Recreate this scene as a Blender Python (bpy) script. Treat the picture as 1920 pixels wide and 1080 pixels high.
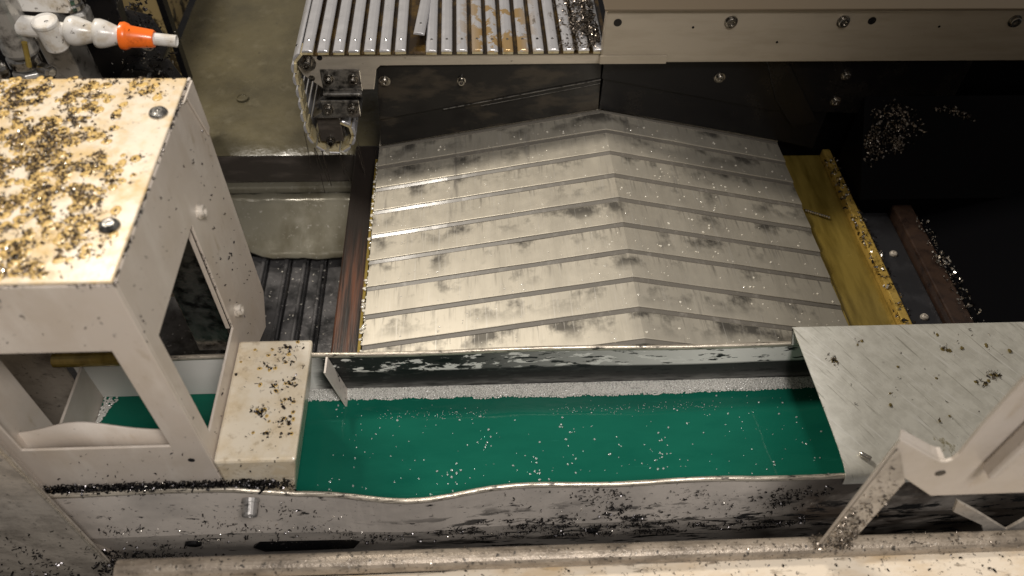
import bpy, bmesh, math, random
from mathutils import Vector, Matrix, noise
random.seed(7)
R = math.radians
S = bpy.context.scene
for o in list(bpy.data.objects): bpy.data.objects.remove(o)
COL = S.collection

# ------------------------------------------------------------------ camera, world, lamps, exposure
cd = bpy.data.cameras.new('camera'); cam = bpy.data.objects.new('camera', cd); COL.objects.link(cam)
cd.sensor_width = 36; cd.lens = 36 * 1478 / 1920; cd.clip_start = .01; cd.clip_end = 50
cam.matrix_world = Matrix.Translation((0, 0, .9)) @ Matrix.Rotation(R(-4.5), 4, 'Z') @ Matrix.Rotation(R(90 - 49.7), 4, 'X') @ Matrix.Rotation(R(2.3), 4, 'Z')
cd.dof.use_dof = True; cd.dof.focus_distance = 1.08; cd.dof.aperture_fstop = 4.6
S.camera = cam
W = bpy.data.worlds.new('World'); S.world = W; W.use_nodes = True
W.node_tree.nodes['Background'].inputs[0].default_value = (1, .95, .90, 1)
W.node_tree.nodes['Background'].inputs[1].default_value = .135

def area(name, loc, target, sx, sy, power, col):
    l = bpy.data.lights.new(name, 'AREA'); l.shape = 'RECTANGLE'; l.size = sx; l.size_y = sy; l.energy = power; l.color = col
    o = bpy.data.objects.new(name, l); COL.objects.link(o); o.location = loc
    o.rotation_euler = (Vector(target) - Vector(loc)).to_track_quat('-Z', 'Y').to_euler()
    return o
area('machine_lamp', (-1.0, 1.62, 2.1), (.1, .65, 0), .45, .14, 40, (1, .92, .81))
area('workshop_lamp', (.32, -.35, 1.75), (.05, .55, 0), .4, .4, 28, (1, .955, .92))
S.view_settings.view_transform = 'Standard'; S.view_settings.look = 'None'
S.view_settings.exposure = 0; S.view_settings.gamma = 1
S.render.engine = 'CYCLES'

# ------------------------------------------------------------------ materials
def mat(name, base, rough=.4, metal=0, stains=(), bump=None, coat=0, rvar=0, spec=.5, trans=0, ior=1.45):
    """stains: (colour, scale xyz, low, high, strength, rough or None, region or None); dirt, and in places painted shade"""
    m = bpy.data.materials.new(name); m.use_nodes = True
    nt = m.node_tree; N = nt.nodes; L = nt.links; b = N['Principled BSDF']
    b.inputs['Base Color'].default_value = (*base, 1); b.inputs['Roughness'].default_value = rough
    b.inputs['Metallic'].default_value = metal; b.inputs['Coat Weight'].default_value = coat
    b.inputs['Coat Roughness'].default_value = .12
    b.inputs['Specular IOR Level'].default_value = spec; b.inputs['Transmission Weight'].default_value = trans; b.inputs['IOR'].default_value = ior
    geo = N.new('ShaderNodeNewGeometry')
    def nz(scale, detail=4, rough_=.6, off=0):
        mp = N.new('ShaderNodeMapping'); L.new(geo.outputs['Position'], mp.inputs[0])
        mp.inputs['Scale'].default_value = scale[:3] if hasattr(scale, '__len__') else (scale,) * 3
        if hasattr(scale, '__len__') and len(scale) > 3:
            pre = N.new('ShaderNodeVectorRotate'); pre.rotation_type = 'Z_AXIS'; pre.inputs['Angle'].default_value = R(scale[3]); L.new(geo.outputs['Position'], pre.inputs[0]); L.new(pre.outputs[0], mp.inputs[0])
        mp.inputs['Location'].default_value = (off, off * .7, off * .3)
        n = N.new('ShaderNodeTexNoise'); n.inputs['Scale'].default_value = 1; n.inputs['Detail'].default_value = detail; n.inputs['Roughness'].default_value = rough_
        L.new(mp.outputs[0], n.inputs['Vector']); return n.outputs[0]
    def rng(src, a, c, lo=0, hi=1):
        r = N.new('ShaderNodeMapRange'); r.inputs[1].default_value = a; r.inputs[2].default_value = c; r.inputs[3].default_value = lo; r.inputs[4].default_value = hi
        L.new(src, r.inputs[0]); return r.outputs[0]
    def mul(a, c):
        r = N.new('ShaderNodeMath'); r.operation = 'MULTIPLY'; L.new(a, r.inputs[0])
        if isinstance(c, float): r.inputs[1].default_value = c
        else: L.new(c, r.inputs[1])
        return r.outputs[0]
    cs = None; rs = None
    if rvar:
        rs = rng(nz(60, 5), .3, .7, max(.02, rough - rvar), rough + rvar)
    for k, (col, sc, lo, hi, st, rr, reg) in enumerate(stains):
        f = mul(rng(nz(sc, 5, .62, 3.1 * k + 1), lo, hi), float(st))
        if reg:
            sx = N.new('ShaderNodeSeparateXYZ'); L.new(geo.outputs['Position'], sx.inputs[0])
            for (ax, a, c) in reg:
                if ax == 'saw':
                    q = rng(sx.outputs[1], Y0 - .0062, Y0 - .0062 + PITCH * 20, 0, 20); fr_ = N.new('ShaderNodeMath'); fr_.operation = 'FRACT'; L.new(q, fr_.inputs[0]); f = mul(f, rng(fr_.outputs[0], a, c))
                else: f = mul(f, rng(sx.outputs[ax], a, c))
        mx = N.new('ShaderNodeMix'); mx.data_type = 'RGBA'; L.new(f, mx.inputs[0])
        if cs: L.new(cs, mx.inputs[6])
        else: mx.inputs[6].default_value = (*base, 1)
        mx.inputs[7].default_value = (*col, 1); cs = mx.outputs[2]
        if rr is not None:
            mf = N.new('ShaderNodeMix'); mf.data_type = 'FLOAT'; L.new(f, mf.inputs[0])
            if rs: L.new(rs, mf.inputs[2])
            else: mf.inputs[2].default_value = rough
            mf.inputs[3].default_value = rr; rs = mf.outputs[0]
    if cs: L.new(cs, b.inputs['Base Color'])
    if rs: L.new(rs, b.inputs['Roughness'])
    if bump:
        sc, st, d = bump; bp = N.new('ShaderNodeBump'); bp.inputs['Strength'].default_value = st; bp.inputs['Distance'].default_value = d
        L.new(nz(sc, 5), bp.inputs['Height']); L.new(bp.outputs[0], b.inputs['Normal'])
    return m

PITCH = .0512; Y0 = .596     # way cover: plate pitch and near edge
M = {}
M['paint'] = mat('beige_paint', (.57, .50, .43), .38, stains=[((.46, .38, .29), 14, .46, .72, .5, .3, None), ((.68, .62, .55), (30, 30, 9), .5, .7, .6, .35, None), ((.36, .28, .18), (70, 70, 24), .62, .74, .55, .3, None), ((.12, .10, .08), 190, .68, .72, .8, .4, None)], bump=(90, .08, .002), coat=.25, rvar=.1)
M['paint_frame'] = mat('beige_frame_paint', (.50, .445, .39), .4, stains=[((.36, .30, .22), 14, .46, .72, .5, .3, None), ((.30, .22, .12), (60, 60, 16), .60, .74, .6, .3, None), ((.10, .08, .06), 150, .66, .71, .8, .4, None)], bump=(90, .08, .002), coat=.2, rvar=.1)
M['paint_foot'] = mat('beige_foot_paint', (.70, .62, .49), .34, stains=[((.58, .46, .29), 24, .42, .62, .7, .2, None), ((.34, .26, .16), 90, .58, .70, .6, .3, None), ((.16, .12, .08), 150, .64, .72, .7, .3, None)], bump=(120, .1, .002), coat=.4, rvar=.08)
M['paint_oily'] = mat('beige_paint_oily', (.70, .60, .46), .32, stains=[((.62, .40, .12), 26, .44, .66, .75, .12, None), ((.16, .12, .08), 150, .60, .72, .75, .3, None)], bump=(120, .1, .002), coat=.5, rvar=.08)
M['paint_dirty_shaded'] = mat('beige_paint_dirty_shaded', (.42, .37, .31), .4, stains=[((.12, .10, .08), 30, .45, .7, .7, .3, None), ((.05, .045, .04), 140, .6, .7, .9, .3, None)], bump=(140, .25, .002), coat=.3, rvar=.1)  # grime; also the painted shade of the post and lower frame
M['sill'] = mat('beige_sill', (.66, .57, .45), .4, stains=[((.45, .30, .14), (14, 40, 40), .46, .7, .7, .25, None), ((.16, .12, .08), (26, 90, 60), .60, .68, .8, .3, None), ((.10, .085, .07), 150, .63, .70, .9, .4, None)], coat=.2, rvar=.08)
M['sill_grey'] = mat('sill_hem_grimy', (.36, .30, .235), .35, .3, stains=[((.13, .105, .08), (22, 60, 60), .42, .66, .9, .3, None), ((.03, .028, .025), 190, .58, .64, .9, .3, None), ((.6, .55, .48), 260, .62, .7, .6, .3, None)], bump=(300, .4, .002))
M['steel'] = mat('way_cover_steel', (.555, .51, .42), .44, .6,
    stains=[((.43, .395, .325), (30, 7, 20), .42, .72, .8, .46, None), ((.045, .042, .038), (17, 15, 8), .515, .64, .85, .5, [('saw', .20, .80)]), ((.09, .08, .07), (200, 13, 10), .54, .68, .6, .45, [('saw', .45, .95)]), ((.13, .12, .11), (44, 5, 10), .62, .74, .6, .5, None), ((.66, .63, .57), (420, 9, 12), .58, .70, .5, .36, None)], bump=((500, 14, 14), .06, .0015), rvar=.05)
M['lip'] = mat('grey_wiper_lip', (.125, .113, .095), .4, .0, stains=[((.25, .23, .2), (80, 60, 60), .55, .7, .5, .3, None)], coat=.2)
M['steel_edge'] = mat('bright_edge_steel', (.75, .71, .64), .25, 1)
M['galv'] = mat('galvanised_sheet', (.86, .84, .75), .32, .4,
    stains=[((.70, .68, .60), 60, .40, .62, .9, .40, None), ((.95, .93, .86), (12, 260, 60, 52), .58, .66, .95, .3, None), ((.92, .90, .83), (7, 330, 60, 36), .62, .68, .95, .3, None), ((.38, .365, .30), (14, 300, 60, 58), .60, .68, .75, .3, None), ((.30, .25, .10), 26, .68, .74, .8, .2, None)], bump=((22, 240, 60, 52), .3, .002), rvar=.1)
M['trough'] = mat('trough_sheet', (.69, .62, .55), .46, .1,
    stains=[((.055, .036, .022), 14, .2, .5, .96, .4, [(0, .345, .40)]), ((.30, .275, .25), 12, .4, .7, .6, .4, None), ((.012, .012, .013), (20, 44, 50), .525, .585, .97, .25, [(0, -.2, .02), (2, .045, .0)]), ((.012, .012, .013), (34, 60, 60), .64, .69, .97, .25, None), ((.02, .02, .02), 170, .64, .69, .95, .3, None)], bump=(70, .06, .002), rvar=.05)  # brown tint at the right end: the post's shade painted in, plus dirt
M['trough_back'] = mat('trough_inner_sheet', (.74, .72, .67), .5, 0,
    stains=[((.010, .010, .010), (40, 90, 100), .42, .455, .98, .3, [(0, .30, -.02), (0, -.21, -.19)]), ((.010, .010, .010), (30, 90, 130), .57, .60, .98, .3, [(0, -.21, -.19)]), ((.012, .012, .012), (24, 24, 10), .0, .05, .97, .35, [(2, .046, .042), (0, -.21, -.19)]), ((.17, .165, .155), (26, 90, 130), .35, .6, .85, .3, [(2, .022, .010), (0, -.21, -.19)])], bump=(120, .1, .002), spec=.25)  # solid black lower band, greyer at the bottom; ragged black blotches above
M['hem'] = mat('rim_hem', (.74, .66, .54), .34, .6, stains=[((.22, .19, .15), (16, 900, 900), .46, .60, .9, .3, None), ((.06, .055, .05), (70, 200, 200), .57, .66, .95, .3, None)], bump=((60, 700, 700), .35, .001))
M['alu'] = mat('slat_aluminium', (.60, .59, .60), .32, .6,
    stains=[((.50, .32, .12), (40, 34, 40), .47, .51, .92, .2, [(0, -.02, .02), (0, .11, .08)]), ((.12, .075, .02), (120, 30, 60), .60, .70, .8, .15, [(0, .02, .12)])], rvar=.06, bump=((300, 8, 30), .04, .001))
M['slat_tab'] = mat('slat_plastic_tab', (.42, .36, .22), .4, stains=[((.30, .22, .08), 120, .5, .65, .7, .2, None)])
M['gap'] = mat('oil_soaked_band', (.020, .012, .005), .2, coat=.3, stains=[((.10, .058, .012), 26, .48, .62, .6, .1, None)])
M['plate_brown'] = mat('brown_flange', (.16, .125, .085), .4, .3)
M['beam'] = mat('beam_paint', (.36, .31, .24), .38, .25, stains=[((.27, .23, .17), (10, 30, 60), .45, .7, .6, .35, None), ((.06, .05, .04), 110, .69, .73, .9, .3, None)], bump=((14, 300, 300), .06, .001))
M['plate'] = mat('machined_plate', (.42, .375, .31), .36, .45, stains=[((.30, .27, .22), (18, 40, 90), .45, .7, .6, .3, None), ((.08, .07, .06), 150, .66, .72, .9, .3, None)], bump=((20, 400, 400), .07, .001))
M['hinge'] = mat('wet_hinge_steel', (.40, .38, .35), .2, .9, stains=[((.03, .028, .025), 70, .45, .62, .9, .12, None)], bump=(160, .15, .002))
M['bolt'] = mat('oily_bolt_steel', (.32, .30, .27), .25, 1, stains=[((.04, .035, .03), 160, .45, .65, .8, .2, None)])
M['bolt_grey'] = mat('grey_cap_screw', (.42, .40, .38), .3, .7, stains=[((.06, .055, .05), 120, .5, .65, .8, .3, None)])
M['bolt_white'] = mat('pale_screw', (.66, .60, .52), .3, .2, stains=[((.2, .17, .14), 200, .5, .7, .8, .3, None)])
M['black'] = mat('oily_black_steel', (.006, .0058, .0065), .25, .0, stains=[((.018, .015, .012), 16, .5, .75, .8, .35, None)], bump=(50, .12, .003), spec=.28)
M['black_dull'] = mat('black_painted_sheet', (.003, .003, .004), .55, spec=.08)
M['wiper'] = mat('oily_wiper_steel', (.012, .011, .010), .18, .0, stains=[((.045, .036, .026), (7, 7, 16), .5, .58, .75, .3, None)], bump=(40, .1, .003), spec=.22)
M['olive'] = mat('oily_olive_casting', (.115, .098, .055), .36, stains=[((.062, .054, .034), 8, .4, .7, .8, .22, None), ((.16, .14, .09), 30, .58, .75, .6, .4, None), ((.03, .025, .018), 60, .66, .74, .8, .3, None)], bump=(26, .5, .006), coat=.3, rvar=.1)
M['dark_brown'] = mat('dark_casting', (.05, .042, .035), .3, stains=[((.12, .10, .085), (14, 40, 40), .52, .7, .7, .3, None)], bump=(50, .3, .004), coat=.3)
M['tray'] = mat('wet_grey_tray', (.20, .185, .14), .22, .2, stains=[((.10, .085, .05), (16, 8, 8), .42, .68, .9, .15, None), ((.5, .48, .43), 110, .62, .70, .6, .3, None)], bump=(45, .3, .003), coat=.5)
M['grille'] = mat('conveyor_steel', (.13, .125, .125), .26, .5, stains=[((.03, .03, .03), 22, .45, .65, .9, .2, None), ((.4, .38, .36), 120, .62, .68, .7, .3, None)], bump=(60, .2, .003))
M['rust'] = mat('rusty_rail', (.022, .017, .014), .3, .2, stains=[((.11, .035, .012), (120, 5, 20), .44, .64, .9, .5, [(1, .92, .80)]), ((.26, .15, .07), (260, 8, 30), .64, .70, .4, .5, [(1, .80, .70)])], bump=((200, 10, 20), .3, .002))  # rust fades into the dark far end, painting in the shade there
M['brass'] = mat('yellow_oiled_floor', (.36, .26, .06), .22, .3, stains=[((.16, .11, .02), (40, 7, 20), .42, .66, .9, .2, None)], coat=.4, rvar=.06)
M['brass_edge'] = mat('yellow_edge', (.62, .42, .10), .3, .25, stains=[((.30, .19, .04), (60, 60, 60), .5, .68, .8, .2, None)], coat=.3)
M['brown_way'] = mat('brown_way', (.058, .033, .022), .35, .1, stains=[((.02, .012, .01), 40, .45, .65, .9, .25, None)], bump=(60, .2, .003), coat=.3)
M['slate'] = mat('dark_slate_strip', (.045, .045, .05), .3, .4, stains=[((.10, .10, .11), 20, .5, .7, .6, .3, None)])
M['tan'] = mat('tan_panel_oily', (.34, .25, .11), .3, stains=[((.03, .022, .012), 24, .5, .56, .95, .15, None)], coat=.4)
M['pipe'] = mat('grey_fitting_steel', (.40, .385, .36), .24, .6, stains=[((.05, .045, .04), 60, .5, .68, .85, .15, None)], bump=(90, .1, .002))
M['chrome'] = mat('chromed_fitting', (.55, .53, .5), .14, 1, stains=[((.05, .045, .04), 90, .52, .66, .9, .2, None)])
M['white_plastic'] = mat('white_plastic', (.62, .595, .555), .34, stains=[((.40, .33, .23), 45, .48, .66, .75, .25, None), ((.08, .065, .05), 130, .62, .68, .85, .3, None)], coat=.15, bump=(60, .05, .001))
M['orange'] = mat('orange_plastic', (.88, .16, .014), .34, coat=.25, stains=[((.45, .08, .012), 60, .52, .68, .75, .2, None), ((.10, .04, .015), 150, .64, .70, .8, .3, None)])
M['coolant'] = mat('green_coolant', (.006, .092, .060), .04, spec=.32, ior=1.33, bump=(26, .03, .003), stains=[((.008, .112, .073), (5, 16, 5), .40, .70, .8, None, None), ((.003, .075, .05), (8, 22, 8), .52, .75, .7, None, None), ((.03, .20, .14), (10, 150, 10), .66, .74, .35, .12, None)])
M['foam_film'] = mat('froth', (.28, .275, .25), .3, bump=(900, .8, .002), stains=[((.62, .60, .55), 500, .45, .6, .9, .2, None), ((.08, .085, .08), 260, .62, .7, .8, .2, None)])
M['foam'] = mat('foam', (.56, .545, .50), .06, spec=.7, coat=.6)
M['bubble'] = mat('bubble', (.9, .95, .92), .03, trans=.7, ior=1.25, spec=.8, coat=1)  # whitish body carries part of the bubble's highlight
M['drop'] = mat('pale_oil_drop', (.93, .88, .76), .03, trans=.4, ior=1.45, spec=.8, coat=1)  # pale cloudy body puts the highlight into the drop's colour
M['chip'] = mat('metal_chip', (.26, .22, .18), .25, .85, stains=[((.035, .028, .022), 260, .45, .6, .85, .25, None)])
M['chip_brown'] = mat('oily_brown_chip', (.32, .245, .17), .28, .6, stains=[((.05, .036, .024), 300, .42, .58, .9, .25, None)])
M['amber_dark'] = mat('dark_amber_oil', (.20, .15, .045), .15, coat=.5)
M['amber'] = mat('amber_oil', (.62, .42, .15), .22, spec=.4)
M['chip_dark'] = mat('oily_metal_chip', (.07, .065, .066), .2, .9, stains=[((.012, .011, .011), 260, .42, .6, .9, .2, None)])
M['chip_bright'] = mat('bright_metal_chip', (.60, .56, .50), .2, 1)
M['grease'] = mat('dark_grease', (.028, .020, .013), .16, coat=.6)

# ------------------------------------------------------------------ mesh helpers
def link(name, me, m, parent=None, smooth=False, bevel=0, segs=2):
    o = bpy.data.objects.new(name, me); COL.objects.link(o)
    if m: me.materials.append(M[m] if isinstance(m, str) else m)
    if smooth: me.polygons.foreach_set('use_smooth', [True] * len(me.polygons))
    if bevel:
        b = o.modifiers.new('bevel', 'BEVEL'); b.width = bevel; b.segments = segs; b.limit_method = 'ANGLE'; b.angle_limit = R(35)
    if parent: o.parent = parent
    return o
def mesh(vs, fs):
    me = bpy.data.meshes.new('m'); me.from_pydata([tuple(v) for v in vs], [], fs); me.validate()
    bm = bmesh.new(); bm.from_mesh(me); bmesh.ops.recalc_face_normals(bm, faces=bm.faces); bm.to_mesh(me); bm.free(); return me
def boxm(x0, x1, y0, y1, z0, z1):
    v = [(x, y, z) for x in (x0, x1) for y in (y0, y1) for z in (z0, z1)]
    return mesh(v, [(0, 1, 3, 2), (4, 6, 7, 5), (0, 4, 5, 1), (2, 3, 7, 6), (0, 2, 6, 4), (1, 5, 7, 3)])
def box(name, b, m, parent=None, bevel=.001): return link(name, boxm(*b), m, parent, bevel=bevel)
def prism(pts, axis, a, b):
    """polygon given in the two other axes, extruded along axis from a to b"""
    def put(p, t):
        return {'x': (t, p[0], p[1]), 'y': (p[0], t, p[1]), 'z': (p[0], p[1], t)}[axis]
    n = len(pts); v = [put(p, a) for p in pts] + [put(p, b) for p in pts]
    return mesh(v, [tuple(range(n)), tuple(range(n, 2 * n))] + [(i, (i + 1) % n, n + (i + 1) % n, n + i) for i in range(n)])
def frame_panel(us, vs, holes, axis, a, b, move={}):
    """grid of cells with cells left out: a sheet with rectangular cut-outs"""
    bm = bmesh.new(); g = {}
    def put(u, v, t): return {'x': (t, u, v), 'y': (u, t, v), 'z': (u, v, t)}[axis]
    for i, u in enumerate(us):
        for j, v in enumerate(vs):
            uu, vv = move.get((i, j), (u, v)); g[i, j] = bm.verts.new(put(uu, vv, a))
    fs = [bm.faces.new((g[i, j], g[i + 1, j], g[i + 1, j + 1], g[i, j + 1])) for i in range(len(us) - 1) for j in range(len(vs) - 1) if (i, j) not in holes]
    r = bmesh.ops.extrude_face_region(bm, geom=fs)
    d = Vector(put(0, 0, b - a)) if axis != 'y' else Vector((0, b - a, 0))
    bmesh.ops.translate(bm, vec=d, verts=[e for e in r['geom'] if isinstance(e, bmesh.types.BMVert)])
    bmesh.ops.recalc_face_normals(bm, faces=bm.faces)
    me = bpy.data.meshes.new('m'); bm.to_mesh(me); bm.free(); return me
def lathe(prof, n=24, mtx=Matrix()):
    """prof: (radius, height) pairs about +Z; closed by end caps"""
    v = []; f = []
    for r, h in prof:
        for k in range(n):
            a = 2 * math.pi * k / n; v.append(mtx @ Vector((r * math.cos(a), r * math.sin(a), h)))
    for i in range(len(prof) - 1):
        for k in range(n): f.append((i * n + k, i * n + (k + 1) % n, (i + 1) * n + (k + 1) % n, (i + 1) * n + k))
    f.append(tuple(range(n))); f.append(tuple(range((len(prof) - 1) * n, len(prof) * n)))
    return mesh(v, f)
def aim(p, d):
    """matrix that carries +Z to direction d at p"""
    return Matrix.Translation(p) @ Vector(d).to_track_quat('Z', 'Y').to_matrix().to_4x4()
def tube(p, q, r, n=20, m=None): 
    d = Vector(q) - Vector(p); return lathe([(r, 0), (r, d.length)], n, aim(p, d))
def sweep(secs, close=True):
    """list of cross-sections with equal point counts"""
    n = len(secs[0]); v = [p for s in secs for p in s]; f = []
    for i in range(len(secs) - 1):
        for k in range(n if close else n - 1): f.append((i * n + k, i * n + (k + 1) % n, (i + 1) * n + (k + 1) % n, (i + 1) * n + k))
    if close: f.append(tuple(range(n))); f.append(tuple(range((len(secs) - 1) * n, len(secs) * n)))
    return mesh(v, f)
def thing(name, label, cat, loc=(0, 0, 0), group=None):
    o = bpy.data.objects.new(name, None); COL.objects.link(o); o.empty_display_size = .02
    o['label'] = label; o['category'] = cat
    if group: o['group'] = group
    return o
def tag(o, label, cat, group=None, kind=None):
    o['label'] = label; o['category'] = cat
    if group: o['group'] = group
    if kind: o['kind'] = kind
    return o
def struct(o, label=None):
    o['kind'] = 'structure'
    if label: o['label'] = label
    return o
BOLT = {}
def bolt(parent, p, d, r=.006, h=.006, m='bolt', washer=1.6, name='bolt'):
    key = (round(r, 4), round(h, 4), m, washer)
    if key not in BOLT:
        prof = [(r * washer, 0), (r * washer, h * .22), (r * 1.02, h * .24), (r * 1.02, h * .9), (r * .9, h), (r * .55, h), (r * .5, h * .5), (.0003, h * .5)] if washer else [(r, 0), (r, h * .3), (r * .85, h * .75), (r * .5, h), (r * .3, h), (r * .27, h * .7), (.0002, h * .7)]
        me = lathe(prof, 20); me.materials.append(M[m]); BOLT[key] = me
    o = bpy.data.objects.new(name, BOLT[key]); COL.objects.link(o); o.matrix_world = aim(p, d); o.parent = parent
    BOLT[key].polygons.foreach_set('use_smooth', [False] * len(BOLT[key].polygons))
    return o

# ------------------------------------------------------------------ loose matter
def fn(x, y, s, o=0): return noise.fractal(Vector((x * s + o, y * s - o, o * .37)), .8, 2.0, 4)
def chips(name, label, pts, rr, m, lift=.0, flat=.5, kind='stuff', parent=None):
    """curled ribbons of swarf at points; rr = curl radius range"""
    V = []; F = []
    for p in pts:
        r = random.uniform(*rr); w = r * random.uniform(.5, 1.3); n = random.randint(3, 6); sw = random.uniform(1.2, 4.6); pit = r * random.uniform(-.5, .5)
        q = Matrix.Rotation(random.uniform(0, 6.3), 4, 'Z') @ Matrix.Rotation(random.gauss(0, flat * 1.6), 4, 'X') @ Matrix.Rotation(random.gauss(0, flat), 4, 'Y')
        T = Matrix.Translation(Vector(p) + Vector((0, 0, lift + r * .35))) @ q; b = len(V); e = random.uniform(.8, 2.0)
        for i in range(n + 1):
            a = sw * i / n; rad = r * (1 - .25 * i / n)
            for s in (-.5, .5): V.append(T @ Vector((rad * math.cos(a) * e, rad * math.sin(a), s * w + pit * a)))
        for i in range(n): F.append((b + 2 * i, b + 2 * i + 1, b + 2 * i + 3, b + 2 * i + 2))
    me = bpy.data.meshes.new('m'); me.from_pydata(V, [], F)
    o = link(name, me, m, parent)
    if parent is None: tag(o, label, 'metal chips', kind=kind)
    else: o['kind'] = kind
    return o
ICO = None
def blobs(name, label, items, m, cat, parent=None, sub=1, smooth=True, jag=0):
    """items: (point, radius, flatten, normal)"""
    bm = bmesh.new(); bmesh.ops.create_icosphere(bm, subdivisions=sub, radius=1); vs = [v.co.copy() for v in bm.verts]; fs = [tuple(v.index for v in f.verts) for f in bm.faces]; bm.free()
    V = []; F = []
    for (p, r, fl, nrm) in items:
        T = aim(p, nrm) @ Matrix.Rotation(random.uniform(0, 6.3), 4, 'Z'); b = len(V); e = random.uniform(.8, 1.25)
        for v in vs:
            k = 1 + random.uniform(-jag, jag) if jag else 1
            V.append(T @ Vector((v.x * r * e * k, v.y * r / e * k, v.z * r * fl * k)))
        F += [tuple(b + i for i in f) for f in fs]
    me = bpy.data.meshes.new('m'); me.from_pydata(V, [], F)
    o = link(name, me, m, parent, smooth=smooth)
    if parent is None: tag(o, label, cat, kind='stuff')
    else: o['kind'] = 'stuff'
    return o
def scatter(n, xr, yr, dens, z):
    out = []; t = 0
    while len(out) < n and t < n * 60:
        t += 1; x = random.uniform(*xr); y = random.uniform(*yr)
        if random.random() < dens(x, y): out.append((x, y, z(x, y) if callable(z) else z))
    return out

# ================================================================== THE SETTING
# deep floor and dark inner walls of the machine
struct(link('pit_floor', boxm(-1.2, 1.6, .2, 2.2, -.34, -.32), 'black'), 'black oily floor deep inside the machine')
struct(link('rear_wall', boxm(.15, 1.6, 1.075, 1.10, -.3, .215), 'black_dull'), 'black rear wall under the pale beam')
# olive bed casting
v = []; f = []; nx, ny = 40, 60
for j in range(ny + 1):
    for i in range(nx + 1):
        x = -.605 + .45 * i / nx; y = 1.135 + .9 * j / ny; v.append((x, y, -.05 + .003 * fn(x, y, 7) - (.004 if j == 0 else 0)))
for j in range(ny):
    for i in range(nx): f.append((j * (nx + 1) + i, j * (nx + 1) + i + 1, (j + 1) * (nx + 1) + i + 1, (j + 1) * (nx + 1) + i))
bed = thing('machine_bed', 'oily olive green cast bed surface with a small plugged hole, left of the slatted apron', 'machine bed')
link('bed_top', mesh(v, f), 'olive', bed, smooth=True)
box('bed_front', (-.62, -.15, 1.137, 1.19, -.122, -.056), 'dark_brown', bed, .004)
box('bed_ledge', (-.62, -.205, 1.125, 1.15, -.14, -.124), 'tray', bed, .003)
link('hole_plug', lathe([(.012, 0), (.012, .003), (.009, .0035), (.008, .0015), (.0003, .0015)], 20, aim((-.44, 1.30, -.048), (0, 0, 1))), 'olive', bed)

# ================================================================== WAY COVER
XL, XR, XM = -.152, .536, .2205
NP = 11
def base_h(i): return -.0135 + .0015 * i      # lift of plate i over the common roof line
def roof(x):
    a = .0315; r = .104
    h = a + (r - a) * ((x - XL) / (XM - XL) if x < XM else (XR - x) / (XR - XM))
    return h
def cover_z(x, y):
    i = (y - Y0) / PITCH; k = int(math.floor(i)); t = i - k
    return roof(x) + base_h(k) - .0028 * t
wc = thing('way_cover', 'stepped stainless steel telescopic way cover with a central ridge, wet with oil drops', 'way cover')
xs = [XL - .0015, XL] + [XL + (XM - XL) * k / 16 for k in range(1, 16)] + [XM - .0006, XM + .0006] + [XM + (XR - XM) * k / 14 for k in range(1, 14)] + [XR, XR + .0015]
for i in range(NP - 1):
    yf = Y0 + PITCH * i; yb = yf + PITCH + (.012 if i < NP - 2 else -.006); secs = []
    for k, x in enumerate(xs):
        drop = .028 if k in (0, len(xs) - 1) else 0
        xx = min(max(x, XL), XR); wv = .0005 * fn(xx, yf, 14, i)
        zf = roof(xx) + base_h(i) + wv - drop; zb = zf - .0028 * (yb - yf) / PITCH
        skew = .0015 * math.sin(i * 2.1) * (xx - XM)
        secs.append([(x, yb, zb), (x, yf + .0008 + skew, zf), (x, yf + .0002 + skew, zf - .0002), (x, yf + skew, zf - .0006), (x, yf + skew, zf - .0014), (x, yf + .0012 + skew, zf - .0020), (x, yf + .0040 + skew, zf - .0020), (x, yb, zb - .0015)])
    p = link('cover_plate', sweep(secs), 'steel', wc, smooth=True)
    ls = []
    for x in xs[1:-1]:
        z = roof(x) + base_h(i) - .0024 + .0005 * fn(x, yf, 14, i); skew = .0015 * math.sin(i * 2.1) * (x - XM)
        ls.append([(x, yf + .0022 + skew, z + .0010), (x, yf + .0004 + skew, z + .0008), (x, yf - .0058 + skew, z - .0008), (x, yf - .0062 + skew, z - .0034), (x, yf + .0034 + skew, z - .0034)])
    link('wiper_lip', sweep(ls), 'lip', p)
    p.modifiers.new('es', 'EDGE_SPLIT').split_angle = R(14)
box('wiper_strip', (XL - .0075, XL - .003, Y0, 1.045, -.03, .012), 'brass', wc, .001)
box('wiper_strip', (XR + .003, XR + .007, Y0, 1.06, -.03, .012), 'brass', wc, .001)
# drops and streaks of oil on the cover
it = []
for _ in range(430):
    x = random.uniform(XL + .008, XR - .01); y = Y0 + PITCH * (random.randint(0, 8) + min(.95, abs(random.gauss(.08, .28)))) + .004
    if y > 1.03: continue
    it.append(((x, y, cover_z(x, y) + .0003), random.choice([.0006, .0008, .001, .0013, .0018]), .5, (0, 0, 1)))
blobs('oil_drops', 'oil drops, their highlights put into a pale colour, sprinkled over the steel way cover', it, 'drop', 'oil drops', sub=2)
it = []
for _ in range(120):
    y = random.uniform(.62, 1.03); it.append(((XL - .003 + random.uniform(-.002, .004), y, .014 + random.uniform(0, .006)), random.uniform(.0012, .003), .6, (0, 0, 1)))
blobs('oil_beads', 'yellow oil beads along the left edge of the way cover', it, 'drop', 'oil beads', sub=2)

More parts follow.
